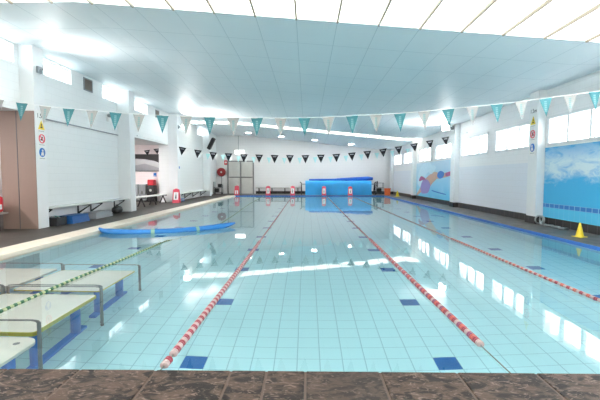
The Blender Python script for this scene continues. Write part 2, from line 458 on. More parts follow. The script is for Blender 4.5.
for i, (a, b_) in enumerate(strips):
    s_ = MB(); ceil_band(s_, a, b_, .015, .03, [XL] + XS[2:])
    k = -9
    while -.2 + .755 * k < XR:
        xx = -.2 + .755 * k
        if xx > XL: s_.box(xx - .016, xx + .016, a, b_, zc(xx, (a + b_) / 2) - .03, zc(xx, (a + b_) / 2) + .03, 1)
        k += 1
    struct('window_%d' % (i + 1), s_, [M['sky_strip'], M['greyseam']])
# side windows (frames, mullions, louvre blades)
wn = 4
for a, b_ in winL:
    f = MB(); x0 = XL - .16; x1 = XL - .10
    for q in (a, b_ - .03): f.box(x0, x1, q, q + .03, 4.06, 4.49)
    f.box(x0, x1, a + .03, b_ - .03, 4.06, 4.09); f.box(x0, x1, a + .03, b_ - .03, 4.46, 4.49)
    f.box(x0, x1, (a + b_) / 2 - .012, (a + b_) / 2 + .012, 4.09, 4.46)
    f.box(x0 + .02, x0 + .028, a + .03, b_ - .03, 4.09, 4.46, 1)
    struct('window_%d' % wn, f, [M['frame'], M['glass']]); wn += 1
for a, b_ in winR:
    f = MB(); x0 = XR - .012; x1 = XR + .09; Z0, Z1 = 2.15, 2.88
    for q in (a - .02, b_ - .03): f.box(x0, x1, q, q + .05, Z0 - .02, Z1 + .02)
    f.box(x0, x1, a + .03, b_ - .03, Z0 - .02, Z0 + .06); f.box(x0 - .03, x1, a - .03, b_ + .03, Z1 - .02, Z1 + .05)
    n = 3; pw = (b_ - a) / n
    for k in range(1, n): f.box(x0, x1, a + pw * k - .035, a + pw * k + .035, Z0 + .06, Z1 - .02)
    for k in range(n):
        for side in (.055, pw - .075):
            for j in range(4):
                zz = Z0 + .13 + j * .155
                f.box(x0 + .01, x0 + .05, a + pw * k + side, a + pw * k + side + .02, zz, zz + .035, 2)
        for j in range(4):
            zz = Z0 + .07 + j * .152
            f.prism([(x1 - .03, a + pw * k + .04, zz), (x1 - .022, a + pw * k + .04, zz), (x1 - .052, a + pw * k + .04, zz + .16), (x1 - .06, a + pw * k + .04, zz + .16)], (0, pw - .08, 0), 1)
    struct('window_%d' % wn, f, [M['frame'], M['glass'], M['grey']]); wn += 1

# ------------------------------------------------------------------ world, camera
wd = bpy.data.worlds.new('daylight'); sc.world = wd; wd.use_nodes = True
wd.node_tree.nodes['Background'].inputs[0].default_value = (.93, .97, 1, 1)
wd.node_tree.nodes['Background'].inputs[1].default_value = 2.7
def portal(loc, sx, sy, ry):
    l = bpy.data.lights.new('daylight_portal', 'AREA'); l.shape = 'RECTANGLE'; l.size = sx; l.size_y = sy
    l.cycles.is_portal = True
    o = bpy.data.objects.new('daylight_portal', l); C.objects.link(o); o.location = loc; o.rotation_euler = (0, ry, 0)
for a, b_ in winR: portal((XR + .2, (a + b_) / 2, 2.515), .73, b_ - a, PI / 2)
for a, b_ in winL: portal((XL - .3, (a + b_) / 2, 4.275), .43, b_ - a, -PI / 2)
F = 396.
pitch = math.atan(23 / F); yaw = math.atan(7 / F * math.cos(pitch))
cam = bpy.data.cameras.new('camera'); co = bpy.data.objects.new('camera', cam); C.objects.link(co)
cam.sensor_fit = 'HORIZONTAL'; cam.sensor_width = 36; cam.lens = F / 600 * 36; cam.clip_end = 200
co.location = (0, 0, 1.3); co.rotation_euler = (PI / 2 - pitch, 0, yaw); sc.camera = co
sc.view_settings.view_transform = 'Standard'; sc.view_settings.look = 'None'
sc.view_settings.exposure = 3.0; sc.view_settings.gamma = 1; sc.view_settings.use_curve_mapping = False
cy = sc.cycles
cy.use_denoising = True; cy.max_bounces = 14; cy.diffuse_bounces = 8; cy.transmission_bounces = 8; cy.glossy_bounces = 5
cy.sample_clamp_indirect = 6; cy.caustics_refractive = True; cy.caustics_reflective = False; cy.blur_glossy = .5
#THINGS#
# ------------------------------------------------------------------ pool things: lane ropes
def disc_mb(r, L, fins=True):
    q = MB()
    q.lathe([(.006, -L / 2), (r * .8, -L / 2), (r, -L / 2 + .006), (r, -L / 6), (r * .86, -L / 6 + .002), (r * .86, L / 6 - .002), (r, L / 6), (r, L / 2 - .006), (r * .8, L / 2), (.006, L / 2)], n=14, axis='y')
    return q
def polyat(P, s):
    for a, b_ in zip(P[:-1], P[1:]):
        d = math.dist(a, b_)
        if s <= d:
            u = s / d; return tuple(a[i] + (b_[i] - a[i]) * u for i in range(2)), math.atan2(-(b_[0] - a[0]), b_[1] - a[1])
        s -= d
    return None, 0
def lane_rope(label, P, wall, colours, r, L, pitch_, r2=None, gap=None, thin=None, dip=lambda y: 0):
    t_ = thing('lane_rope', label, 'lane rope', (P[0][0], P[0][1], WZ), 0, 'lane ropes across the pool')
    ox, oy = P[0]
    cb = MB(); pts = [(*wall, .0 - .03 - WZ)] if wall else []
    pts = [(wall[0] - ox, wall[1] - oy, .015)] if wall else []
    pts += [(p[0] - ox, p[1] - oy, .006 + dip(p[1])) for p in P] + [(P[-1][0] - ox, YF - .01 - oy, .02)]
    cb.tube(pts, .005, 6).build('cable', M['cable'], t_)
    protos = {}
    s = 0; i = 0; rest = MB(); total = sum(math.dist(a, b_) for a, b_ in zip(P[:-1], P[1:]))
    while True:
        pos, ang = polyat(P, s)
        if pos is None: break
        ck = colours[i % len(colours)]
        if i < 96:
            if ck not in protos:
                o = disc_mb(r, L).build('float', M[ck], t_); protos[ck] = o
            else:
                o = protos[ck].copy(); C.objects.link(o); o.parent = t_
            o.location = (pos[0] - ox, pos[1] - oy, .012 + dip(pos[1])); o.rotation_euler.z = ang
        else:
            rr = r * (thin if thin else 1)
            q = MB().lathe([(.005, -L * .48), (rr, -L * .42), (rr, L * .42), (.005, L * .48)], n=8, axis='y')
            ca, sa = math.cos(ang), math.sin(ang)
            rest.add([(x * ca - y * sa + pos[0] - ox, x * sa + y * ca + pos[1] - oy, z + .012 + dip(pos[1])) for x, y, z in q.v], q.f, colours.index(ck), True)
        s += pitch_; i += 1
        if gap and i == gap[0]: s += gap[1]
    if rest.v:
        o = rest.build('float_string', [M[c] for c in colours], t_); o['kind'] = 'stuff'
    return t_
lane_rope('red and white lane rope left of centre, running from the near coping', [(-1.02, 2.76), (-1.0, 4.3), (-.985, 6.4), (-1.0, 12), (-1.03, 27.2)], (-1.03, YN), ['fwhite', 'fred'], .031, .052, .056, gap=(2, .07), thin=.5)
lane_rope('red and orange lane rope right of centre, its loose end short of the coping', [(1.4, 3.16), (1.38, 4.6), (1.37, 6), (1.36, 12), (1.38, 27.2)], (1.40, YN), ['fwhite', 'fred', 'forange', 'fnavy'], .030, .052, .056, thin=.5)
lane_rope('thin red and white lane rope nearest the right-hand wall', [(3.22, 3.3), (3.18, 5.5), (3.17, 8.2), (3.14, 15), (3.12, 27.2)], (3.24, YN), ['fwhite', 'forange', 'fwhite', 'fred'], .023, .052, .056, thin=.5)
lane_rope('green and white lane rope over the submerged platforms at left', [(-3.07, 3.2), (-3.08, 5.0), (-3.02, 6.4), (-2.98, 8.2), (-2.72, 9.4), (-2.66, 9.9), (-2.5, 11), (-2.6, 14), (-2.9, 20), (-3.05, 27.2)], (-3.07, YN), ['flime', 'fgreen'], .021, .036, .05, thin=.5, dip=lambda y: -.16 * max(0, 1 - abs(y - 9.9) / 1.6))

# ------------------------------------------------------------------ blue foam boom
t_ = thing('foam_boom', 'long curved blue foam boom floating by the left coping', 'float', (-3.6, 9.8, WZ))
pts = [(-5.12, 9.62, .10), (-4.95, 9.5, .05), (-4.6, 9.38, .03), (-4.1, 9.38, .02), (-3.6, 9.5, .02), (-3.1, 9.72, .02), (-2.7, 10.0, .03), (-2.4, 10.3, .04), (-2.13, 10.62, .07), (-1.98, 10.8, .10)]
def catm(P, n=6):
    out = []
    for i in range(len(P) - 1):
        p0, p1, p2, p3 = [Vector(P[max(0, min(len(P) - 1, i + k))]) for k in (-1, 0, 1, 2)]
        for j in range(n):
            u = j / n
            out.append(.5 * ((2 * p1) + (-p0 + p2) * u + (2 * p0 - 5 * p1 + 4 * p2 - p3) * u * u + (-p0 + 3 * p1 - 3 * p2 + p3) * u ** 3))
    out.append(Vector(P[-1])); return out
cp_ = [p + Vector((3.6, -9.8, 0)) for p in catm(pts)]
k = len(cp_); rr = [.018 + .075 * min(1, math.sin(PI * (i + .6) / (k + .2)) * 1.7) for i in range(k)]
MB().tube(cp_, rr, 12, flat=.9).build('tube', M['noodle'], t_)
for i in (int(k * .40), int(k * .62)):
    MB().tube(cp_[i:i + 2], rr[i] + .004, 12, flat=.9).build('strap', M['noodled'], t_)

# ------------------------------------------------------------------ teaching platforms, just under the water
def platform(label, x0, x1, y0, y1, hoops=(), yellow=True, tt=.10, rnd=.05, z=-.47, eyelets=()):
    t_ = thing('teaching_platform', label, 'platform', ((x0 + x1) / 2, (y0 + y1) / 2, -1.55), 0, 'submerged teaching platforms')
    ox, oy, oz = (x0 + x1) / 2, (y0 + y1) / 2, -1.55
    def outline(x0, x1, y0, y1, r, n=6):
        P = []
        for cx, cy, a0 in ((x1 - r, y0 + r, -PI / 2), (x1 - r, y1 - r, 0), (x0 + r, y1 - r, PI / 2), (x0 + r, y0 + r, PI)):
            for j in range(n + 1):
                a = a0 + PI / 2 * j / n; P.append((cx + r * math.cos(a) - ox, cy + r * math.sin(a) - oy))
        return P
    O = outline(x0 + .012, x1 - .012, y0 + .012, y1 - .012, rnd)
    MB().prism([(a, b_, z - oz - .05) for a, b_ in O], (0, 0, .055)).build('deck_panel', M['plat'], t_)
    O = outline(x0, x1, y0, y1, rnd)
    MB().prism([(a, b_, z - oz - tt) for a, b_ in O], (0, 0, tt + .002)).build('edge_trim', M['yedge'] if yellow else M['plat'], t_)
    MB().prism([(a * .985, b_ * .985, z - oz - .055) for a, b_ in outline(x0 + .02, x1 - .02, y0 + .02, y1 - .02, rnd)], (0, 0, .0615)).build('deck_surface', M['plat'], t_)
    for ex, ey in eyelets:
        MB().lathe([(.0, .0075), (.028, .0075), (.028, .0), (.0, .0)], (ex - ox, ey - oy, z - oz + .003), 14).build('eyelet', M['grey'], t_)
    for xx in (x0 + .13, x1 - .2):
        MB().box(xx - ox, xx - ox + .09, y0 + .06 - oy, y1 - .06 - oy, .0, .07, 0, .01).build('skid', M['pblue'], t_)
        for yy in (y0 + .18, y1 - .28):
            MB().lathe([(0, .07), (.055, .07), (.055, z - oz - .06), (0, z - oz - .06)], (xx + .045 - ox, yy + .05 - oy, 0), 12).build('leg', M['pblue'], t_)
    MB().box(x0 + .1 - ox, x1 - .12 - ox, (y0 + y1) / 2 - .04 - oy, (y0 + y1) / 2 + .04 - oy, z - oz - .16, z - oz - .065).build('cross_beam', M['pblue'], t_)
    for yy in hoops:
        xa, xb = x0 - .008 - ox, x1 + .035 - ox; h = WZ - .06 - oz; c = .07; y_ = yy - oy
        P = [(xa, y_, .005), (xa, y_, h - c), (xa + .02, y_, h - .02), (xa + c, y_, h), (xb - c, y_, h), (xb - .02, y_, h - .02), (xb, y_, h - c), (xb, y_, .005)]
        o = MB().tube(P, .019, 8).build('hoop_rail', M['railgrey'], t_)
        for q in (xa, xb):
            MB().lathe([(0, 0), (.021, 0), (.021, .05), (.0, .05)], (q, y_, 0), 10).build('foot_cap', M['darkgrey'], o)
    return t_
platform('white submerged platform with a rounded corner, cut by the near coping', -3.82, -2.46, 2.62, 3.56, (), False, .06, .14, -.44, ((-2.60, 3.42), (-2.62, 2.9)))
platform('white submerged platform with a yellow edge, second from the near coping', -3.82, -2.62, 3.68, 4.84, (3.72 - .02, 4.80 + .06))
platform('white submerged platform at the far end of the right-hand platform row', -3.82, -2.66, 4.98, 6.04, (4.93, 6.09), True, .035)
platform('white submerged platform against the left pool wall, at the frame edge', -5.02, -3.93, 3.68, 4.84, (4.86,))
platform('white submerged platform farthest away, against the left pool wall', -5.02, -3.93, 4.98, 6.12, (4.93, 6.17), False)

# ------------------------------------------------------------------ buntings
def pennant_mb(w, h):
    q = MB(); n = 5
    # triangular cloth with a slight belly and a hem
    rows = []
    for r_ in range(n + 1):
        v = r_ / n; hw = w / 2 * (1 - v)
        rows.append([(hw * (k / 2 - 1), .012 * math.sin(PI * v) * (1 - abs(k / 2 - 1)), -h * v) for k in range(5)])
    vs = [p for r_ in rows for p in r_]
    fs = [(r_ * 5 + k, r_ * 5 + k + 1, r_ * 5 + k + 6, r_ * 5 + k + 5) for r_ in range(n) for k in range(4)]
    q.add(vs, fs); q.add([(x, y + .003, z) for x, y, z in vs], [tuple(reversed(f)) for f in fs])
    q.box(-w / 2, w / 2, -.004, .006, -.012, .004)
    return q
def bunting(label, Y, A, zf, X0, X1, xs_, cols, w, h, r=.006):
    t_ = thing('flag_bunting', label, 'bunting', (0, Y, 0))
    n = 48; P = [(X0 + (X1 - X0) * i / n, 0, zf(X0 + (X1 - X0) * i / n)) for i in range(n + 1)]
    MB().tube(P, r, 6).build('cord', M['white'], t_)
    for q in (P[0], P[-1]): MB().lathe([(0, -.015), (.03, -.015), (.03, .015), (0, .015)], q, 10, axis='x').build('wall_hook', M['steel'], t_)
    pr = {}
    for i, x in enumerate(xs_):
        ck = cols[i % len(cols)]
        if ck not in pr: o = pennant_mb(w, h).build('pennant', M[ck], t_); pr[ck] = o
        else: o = pr[ck].copy(); C.objects.link(o); o.parent = t_
        o.location = (x, 0, zf(x) - .004); sl = (zf(x + .05) - zf(x - .05)) / .1
        o.rotation_euler = (random.uniform(-.06, .06), -math.atan(sl) * .8, random.uniform(-.12, .12))
        tg = h; 
    return t_
def interp(tab):
    def f(x):
        if x <= tab[0][0]: a, b_ = tab[0], tab[1]
        elif x >= tab[-1][0]: a, b_ = tab[-2], tab[-1]
        else:
            for a, b_ in zip(tab[:-1], tab[1:]):
                if a[0] <= x <= b_[0]: break
        return a[1] + (b_[1] - a[1]) * (x - a[0]) / (b_[0] - a[0])
    return lambda x: (f(x - .3) + f(x) * 2 + f(x + .3)) / 4
z1 = interp([(-7.08, 2.97), (-5.82, 2.76), (-4.86, 2.62), (-3.15, 2.475), (-1.5, 2.41), (-.13, 2.40), (1.73, 2.48), (3.58, 2.65), (5.4, 2.88), (6.57, 3.04)])
Y1 = 7.5
bunting('nearest bunting of teal and white pennants strung across the pool', Y1, None, z1, XL, XR, [-.05 + .446 * k for k in range(-14, 15)], ['f_teal', 'f_white'], .225, .335)
z2 = interp([(-7.08, 3.02), (-5.9, 2.72), (-5.18, 2.53), (-4.54, 2.42), (-3.88, 2.32), (-2.6, 2.25), (-1.31, 2.21), (-.04, 2.205), (1.23, 2.25), (2.52, 2.37), (3.79, 2.56), (5.04, 2.80), (6.57, 3.12)])
bunting('bunting of black pennants across the middle of the pool', 16.5, None, z2, XL, XR, [-5.18 + .639 * k for k in range(18)], ['f_black'], .32, .34)
z3 = interp([(-7.08, 2.85), (-5.8, 2.62), (-3.3, 2.42), (-1, 2.36), (1.57, 2.44), (3.6, 2.6), (6.57, 3.0)])
bunting('farthest bunting of small pale and aqua pennants before the end wall', 22.3, None, z3, XL, XR, [-6.0 + .43 * k for k in range(28)], ['f_pale', 'f_aqua'], .24, .33)
z4 = interp([(-9.6, 2.60), (-8.45, 2.715), (-7.9, 2.80), (-7.58, 2.86)])
bunting('short line of two black pennants inside the second opening', 20.9, None, z4, -9.8, XL - .5, [-8.46, -7.94], ['f_black'], .34, .30)

# ------------------------------------------------------------------ lamps
def lamp_light(p, aim, watts):
    l = bpy.data.lights.new('floodlight_beam', 'AREA'); l.shape = 'RECTANGLE'; l.size = .3; l.size_y = .2; l.energy = watts; l.color = (1, .985, .96)
    o = bpy.data.objects.new('floodlight_beam', l); C.objects.link(o); o.location = p
    o.rotation_euler = Vector(aim).to_track_quat('-Z', 'Y').to_euler()
def flood(label, base, head, dirn, aim=(0, 0, 1), watts=20):
    t_ = thing('floodlight', label, 'lamp', base)
    b0 = Vector((0, 0, 0)); h = Vector(head) - Vector(base); d = Vector(dirn).normalized()
    s_ = MB(); s_.box(-.03, .03, -.08, .08, -.08, .08, 0, .01).build('wall_plate', M['grey'], t_)
    MB().tube([b0, b0.lerp(h, .5) + Vector((0, 0, .02)), h - d * .10], .025, 8, ).build('arm', M['grey'], t_)
    R = d.to_track_quat('Z', 'Y').to_matrix()
    q = MB(); q.box(-.17, .17, -.12, .12, -.10, .04, 0, .02)
    q.v = [tuple(R @ Vector(v) + h) for v in q.v]; hd = q.build('housing', M['grey'], t_)
    q = MB(); q.box(-.15, .15, -.10, .10, .04, .05, 0); q.v = [tuple(R @ Vector(v) + h) for v in q.v]
    q.build('glass', M['lamp'], hd)
    lamp_light(h + Vector(base) + d * .12, aim, watts)
flood('lit floodlight on the front pillar of the left wall', (-6.69, 9.95, 3.97), (-6.28, 9.8, 3.93), (.5, -.85, -.35), (.55, .75, .25), 8)
flood('lit floodlight high on the third left pillar, before the black loudspeaker', (-6.59, 20.4, 3.86), (-6.25, 20.25, 3.84), (.5, -.85, -.35), (.9, .15, .25), 34)
flood('lit floodlight on a right-hand pillar beside the swimmer mural', (6.32, 17.45, 3.42), (5.98, 17.3, 3.42), (-.75, -.8, -.3), (-.9, .1, .30), 36)
flood('added unseen floodlight on the right-hand pillar level with the near pool end', (6.32, 4.95, 3.40), (5.98, 5.0, 3.38), (-.75, .2, .3), (-.85, .1, .45), 26)  # out of frame, added to brighten the near end
flood('added unseen floodlight on the left wall above the first opening', (XL + .03, 2.2, 3.9), (-6.6, 2.2, 3.9), (.75, .2, .3), (.95, .1, .1), 20)  # also an addition outside the view, lights the near end
# fix: the lamps' plates touch the pillars
dl_lab = ['recessed ceiling downlight, leftmost in the row before the end wall', 'recessed ceiling downlight, second from the left before the end wall', 'recessed ceiling downlight, third from the left before the end wall', 'recessed ceiling downlight, rightmost in the row before the end wall']
for (x, y), lb in zip([(-4.15, 28.3), (-1.85, 28.6), (.55, 28.7), (3.2, 28.9)], dl_lab):
    zz = zc(x, y)
    t_ = thing('downlight', lb, 'lamp', (x, y, zz), 0, 'downlights before the end wall')
    MB().lathe([(.2, -.03), (.23, -.03), (.23, .02), (.2, .02)], n=24).build('rim', M['white'], t_)
    MB().lathe([(0, -.025), (.2, -.025), (.2, .0), (0, .0)], n=24).build('diffuser', M['down'], t_)
t_ = thing('bulkhead_lamp', 'oblong white lamp fixed above the double door', 'lamp', (-5.23, YE - .003, 3.22))
MB().box(-.42, .42, -.05, 0, -.16, .16, 0, .02).build('housing', M['white'], t_)
MB().box(-.38, .38, -.11, -.05, -.13, .13, 0, .03).build('diffuser', M['bulk'], t_)
MB().tube([(-.1, -.03, .15), (-.1, -.03, zc(-5.3, YE) - 3.22)], .018, 6).build('conduit', M['grey'], t_)
t_ = thing('emergency_light', 'white twin-head emergency light on the left wall above the bench', 'lamp', (XL, 14.15, 3.40))
MB().box(0, .09, -.16, .16, -.14, .12, 0, .015).build('battery_box', M['white'], t_)
for s in (-1, 1): MB().lathe([(0, -.04), (.055, -.04), (.07, .04), (0, .045)], (.12, s * .2, .06), 12, axis='x').build('lamp_head', M['grey'], t_)
MB().tube([(.02, .16, -.05), (.02, .28, -.16), (.02, .36, -.08), (.02, .34, .03)], .012, 6).build('cable', M['white'], t_)
# fill lamps added out of view to brighten the side room
for y, lb in ((7.0, 'added unseen fill lamp in the side room by the first opening'), (17.8, 'added unseen fill lamp in the side room by the second opening')):
    t_ = thing('fill_ceiling_lamp', lb, 'lamp', (-9.2, y, 3.02))
    MB().box(-.12, .12, -.9, .9, -.05, 0, 0, .01).build('housing', M['white'], t_)
    MB().box(-.1, .1, -.86, .86, -.075, -.05).build('tube', M['tube'], t_)

# vents on the left wall
def vent(y0, y1, z0, z1, label):
    t_ = thing('wall_vent', label, 'vent', (XL, (y0 + y1) / 2, (z0 + z1) / 2)); hy, hz = (y1 - y0) / 2, (z1 - z0) / 2
    f = MB(); f.box(0, .03, -hy, hy, hz - .03, hz); f.box(0, .03, -hy, hy, -hz, -hz + .03); f.box(0, .03, -hy, -hy + .03, -hz + .03, hz - .03); f.box(0, .03, hy - .03, hy, -hz + .03, hz - .03)
    f.build('frame', M['grey'], t_)
    f = MB(); n = 7
    for i in range(n):
        a = -hz + .035 + (2 * hz - .07) * i / n
        f.prism([(.004, -hy + .03, a + .045), (.01, -hy + .03, a + .05), (.028, -hy + .03, a + .006), (.022, -hy + .03, a)], (0, 2 * hy - .06, 0))
    f.box(0, .003, -hy + .03, hy - .03, -hz + .03, hz - .03)
    f.build('louvre', M['louver'], t_)
vent(12.6, 13.1, 4.06, 4.46, 'square brown louvred vent between the high left windows, nearer one')
vent(18.55, 18.98, 4.08, 4.44, 'square brown louvred vent between the high left windows, farther one')

# ------------------------------------------------------------------ safety sign boards on the pillars
def sign_board(label, x, y, z0, z1, s, w=.30):
    """s=+1 faces +x, -1 faces -x"""
    t_ = thing('safety_sign', label, 'sign', (x, y, z0)); H_ = z1 - z0
    a, b_ = (0, .012) if s > 0 else (-.012, 0)
    MB().box(a, b_, -w / 2, w / 2, 0, H_).build('board', M['white'], t_)
    f = s * .0125; e = .004 * s
    rot = (PI / 2, 0, PI / 2 * s)
    text_mesh('depth_text', '1.5m', .16, M['black'], t_, (f, 0, H_ - .19), rot)
    r = .115; cz = [H_ - .38, H_ - .72, H_ - 1.06]
    k = H_ / 1.24
    cz = [H_ - .36 * k, H_ - .70 * k, H_ - 1.04 * k]
    # yellow warning triangle
    MB().prism([(f, -r * 1.1, cz[0] - r), (f, r * 1.1, cz[0] - r), (f, 0, cz[0] + r * 1.05)], (e, 0, 0)).build('warning_triangle', M['yellow'], t_)
    g = MB(); g.prism([(f + e, -.045, cz[0] - .075), (f + e, .045, cz[0] - .075), (f + e, .03, cz[0] - .04), (f + e, -.03, cz[0] - .04)], (e / 2, 0, 0))
    g.prism([(f + e, -.012, cz[0] - .03), (f + e, .012, cz[0] - .03), (f + e, .018, cz[0] + .035), (f + e, -.018, cz[0] + .035)], (e / 2, 0, 0)); g.build('warning_mark', M['black'], t_)
    # red prohibition ring with bar
    g = MB(); g.torus((f + e, 0, cz[1]), r * .9, .014, 'x'); 
    d = r * .64; g.prism([(f + e, -d - .01, cz[1] + d - .01), (f + e, -d + .01, cz[1] + d + .01), (f + e, d + .01, cz[1] - d + .01), (f + e, d - .01, cz[1] - d - .01)], (e, 0, 0))
    g.build('prohibition_ring', M['pinkred'], t_)
    g = MB(); g.lathe([(0, 0), (.022, 0), (.022, .003 * s), (0, .003 * s)], (f, .02, cz[1] + .03), 12, axis='x')
    g.prism([(f, -.06, cz[1] - .04), (f, .06, cz[1] - .05), (f, .04, cz[1] + .0), (f, -.02, cz[1] + .01)], (e / 2, 0, 0)); g.build('diver_mark', M['black'], t_)
    # blue mandatory disc
    MB().lathe([(0, 0), (r, 0), (r, e), (0, e)], (f, 0, cz[2]), 28, axis='x').build('mandatory_disc', M['signblue'], t_)
    g = MB(); g.lathe([(0, 0), (.03, 0), (.03, e / 2), (0, e / 2)], (f + e, .01, cz[2] + .045), 14, axis='x')
    g.prism([(f + e, -.055, cz[2] - .08), (f + e, .055, cz[2] - .08), (f + e, .045, cz[2] + .005), (f + e, -.03, cz[2] + .005)], (e / 2, 0, 0)); g.build('figure_mark', M['white'], t_)
    for c in cz:
        MB().prism([(f, -.1, c - r - .045), (f, .1, c - r - .045), (f, .1, c - r - .032), (f, -.1, c - r - .032)], (e / 4, 0, 0)).build('caption_bar', M['grey'], t_)
sign_board('tall 1.5m depth and safety sign on the front left pillar', -6.72, 9.97, 1.72, 2.97, 1)
sign_board('tall 1.5m depth and safety sign on the front right pillar', 6.35, 11.32, 1.9, 3.28, -1, .32)

# ------------------------------------------------------------------ murals
t_ = thing('wave_mural', 'painted blue sea mural with white surf under the near right windows', 'mural', (XR, 0, 0))
MB().box(-.010, -.002, 5.36, 11.09, .2, 2.10).build('panel', M['wave'], t_)
t_ = thing('swimmer_mural', 'mural of a swimmer reaching through blue water between the pillars', 'mural', (XR, 0, 0))
MB().box(-.010, -.002, 17.72, 23.89, .2, 2.10).build('panel', M['swim'], t_)
def blob(name, pts, m, lift=0):
    P = catm([(0, a, b_) for a, b_ in pts] + [(0, *pts[0])], 5)[:-1]
    q = MB(); q.prism([(-.011 - lift, p.y, p.z) for p in P], (-.002, 0, 0)); q.build(name, m, t_)
# the swimmer lies along the wall: feet toward the far end, arm reaching toward the viewer
blob('splash', [(23.6, .9), (23.4, 1.6), (22.6, 2.0), (21.4, 2.05), (20.9, 1.8), (21.8, 1.5), (22.6, 1.1), (23.0, .7)], M['splash'])
blob('torso', [(22.2, .62), (22.8, .75), (22.5, 1.05), (21.6, 1.35), (20.7, 1.55), (20.0, 1.5), (20.1, 1.25), (20.9, .95), (21.6, .62)], M['skin'], .002)
blob('leg', [(22.6, .95), (23.3, .55), (23.8, .28), (23.6, .24), (22.9, .42), (22.2, .66)], M['skin'], .003)
blob('swimsuit', [(22.7, .36), (23.0, .70), (22.5, 1.12), (21.7, 1.15), (21.2, .85), (21.6, .45)], M['suit'], .004)
blob('arm', [(20.6, 1.50), (19.8, 1.45), (18.9, 1.50), (17.9, 1.58), (17.85, 1.42), (18.8, 1.30), (19.8, 1.22), (20.5, 1.25)], M['skin'], .003)
blob('forearm', [(18.9, 1.50), (17.9, 1.58), (17.85, 1.44), (18.8, 1.33)], M['muralred'], .006)
blob('shoulder', [(20.0, 1.52), (19.6, 1.60), (19.1, 1.50), (19.2, 1.30), (19.7, 1.22), (20.1, 1.34)], M['signblue'], .005)
blob('head', [(20.6, 1.58), (20.3, 1.78), (20.8, 1.92), (21.5, 1.85), (21.6, 1.62), (21.1, 1.45)], M['splash'], .005)
blob('trailing_arm', [(22.2, 1.25), (22.9, 1.35), (23.3, 1.15), (23.2, 1.05), (22.6, 1.12), (22.0, 1.1)], M['muralred'], .004)
blob('lane_line', [(20.9, .62), (19.9, .55), (18.9, .5), (18.9, .46), (19.9, .50), (20.9, .57)], M['signblue'], .002)

# ------------------------------------------------------------------ benches on brackets
def wall_bench(label, y0, y1, x0, depth, z, brk, group='wall benches on triangular brackets', wallx=None):
    t_ = thing('wall_bench', label, 'bench', (x0, y0, 0), 0, group); L = y1 - y0
    n = 3
    for k in range(n):
        w_ = depth / n
        MB().box(k * w_ + .004, (k + 1) * w_ - .004, 0, L, z - .035, z, 0, .006).build('slat', M['bench'], t_)
    for k in brk:
        q = MB(); q.box(0, .03, k - .02, k + .02, z - .36, z - .035); q.box(.03, depth * .95, k - .02, k + .02, z - .07, z - .036)
        q.prism([(.03, k - .015, z - .33), (.03, k - .015, z - .27), (depth * .85, k - .015, z - .07), (depth * .95, k - .015, z - .07)], (0, .03, 0))
        q.build('bracket', M['black'], t_)
wall_bench('pale slatted bench on black brackets along the front left wall bay', 10.17, 14.7, XL, .42, .50, (.06, 1.9, 2.62, 4.2))
t_ = thing('slatted_bench', 'pale slatted bench standing in the second opening of the left wall', 'bench', (-7.45, 15.3, 0), 0)
for k in range(3): MB().box(k * .15, k * .15 + .14, 0, 4.75, .41, .45, 0, .006).build('slat', M['bench'], t_)
for k in (.4, 1.8, 3.1, 4.4):
    q = MB(); q.prism([(.04, k, 0), (.09, k, 0), (.25, k, .37), (.20, k, .37)], (0, .05, 0)); q.prism([(.40, k, 0), (.35, k, 0), (.20, k, .37), (.25, k, .37)], (0, .05, 0)); q.box(.02, .42, k, k + .05, .37, .41)
    q.build('trestle_leg', M['black'], t_)
wall_bench('pale slatted bench on the left wall bay nearest the end wall', 20.75, 26.8, XL, .42, .42, (.5, 2.0, 3.6, 5.4))
t_ = thing('side_room_bench', 'slatted bench inside the side room, cut by the left frame edge', 'bench', (-7.85, 6.5, 0))
for k in range(3): MB().box(k * .17, k * .17 + .155, 0, 3.1, .40, .44, 0, .006).build('slat', M['benchd'], t_)
for k in (.3, 2.8): MB().box(.03, .47, k, k + .05, 0, .40).build('leg', M['black'], t_)
t_ = thing('kit_bag', 'red kit bag on the side-room bench at the left frame edge', 'bag', (-7.58, 9.22, .44))
MB().box(-.2, .2, -.3, .3, 0, .40, 0, .07).build('body', M['red'], t_)
MB().tube([(.0, -.15, .38), (0, -.13, .48), (0, .13, .48), (0, .15, .38)], .014, 6).build('handle', M['black'], t_)
MB().box(.2, .212, -.2, .2, .08, .2, 0, .004).build('pocket', M['white'], t_)

# ------------------------------------------------------------------ boxes under the front bench
def step_box(label, x, y, w, d, h, m, rz=0):
    t_ = thing('aerobic_step', label, 'step', (x, y, 0), rz, 'step boxes under the bench')
    q = MB(); O = [(-w / 2, -d / 2), (w / 2, -d / 2), (w / 2, d / 2), (-w / 2, d / 2)]
    vs = [(a, b_, 0) for a, b_ in O] + [(a * .86, b_ * .93, h - .03) for a, b_ in O]
    q.add(vs, [(3, 2, 1, 0), (4, 5, 6, 7), (0, 1, 5, 4), (1, 2, 6, 5), (2, 3, 7, 6), (3, 0, 4, 7)]); q.build('base', m, t_)
    MB().box(-w * .46, w * .46, -d * .485, d * .485, h - .03, h, 0, .012).build('tread', m, t_)
step_box('bright blue plastic step box under the front left bench', -6.72, 11.25, .46, .86, .22, M['sblue'])
step_box('dark grey plastic step box behind the bright blue one under the bench', -6.74, 12.62, .44, 1.05, .20, M['grey'])
t_ = thing('mesh_crate', 'dark crate of tangled gear at the foot of the front left pillar', 'crate', (-6.82, 10.52, 0))
q = MB(); q.box(-.2, .2, -.22, .22, 0, .02); 
for s in (-1, 1):
    q.box(s * .2 - .008, s * .2 + .008, -.22, .22, .02, .22); q.box(-.2, .2, s * .22 - .008, s * .22 + .008, .02, .22)
q.build('basket', M['black'], t_)
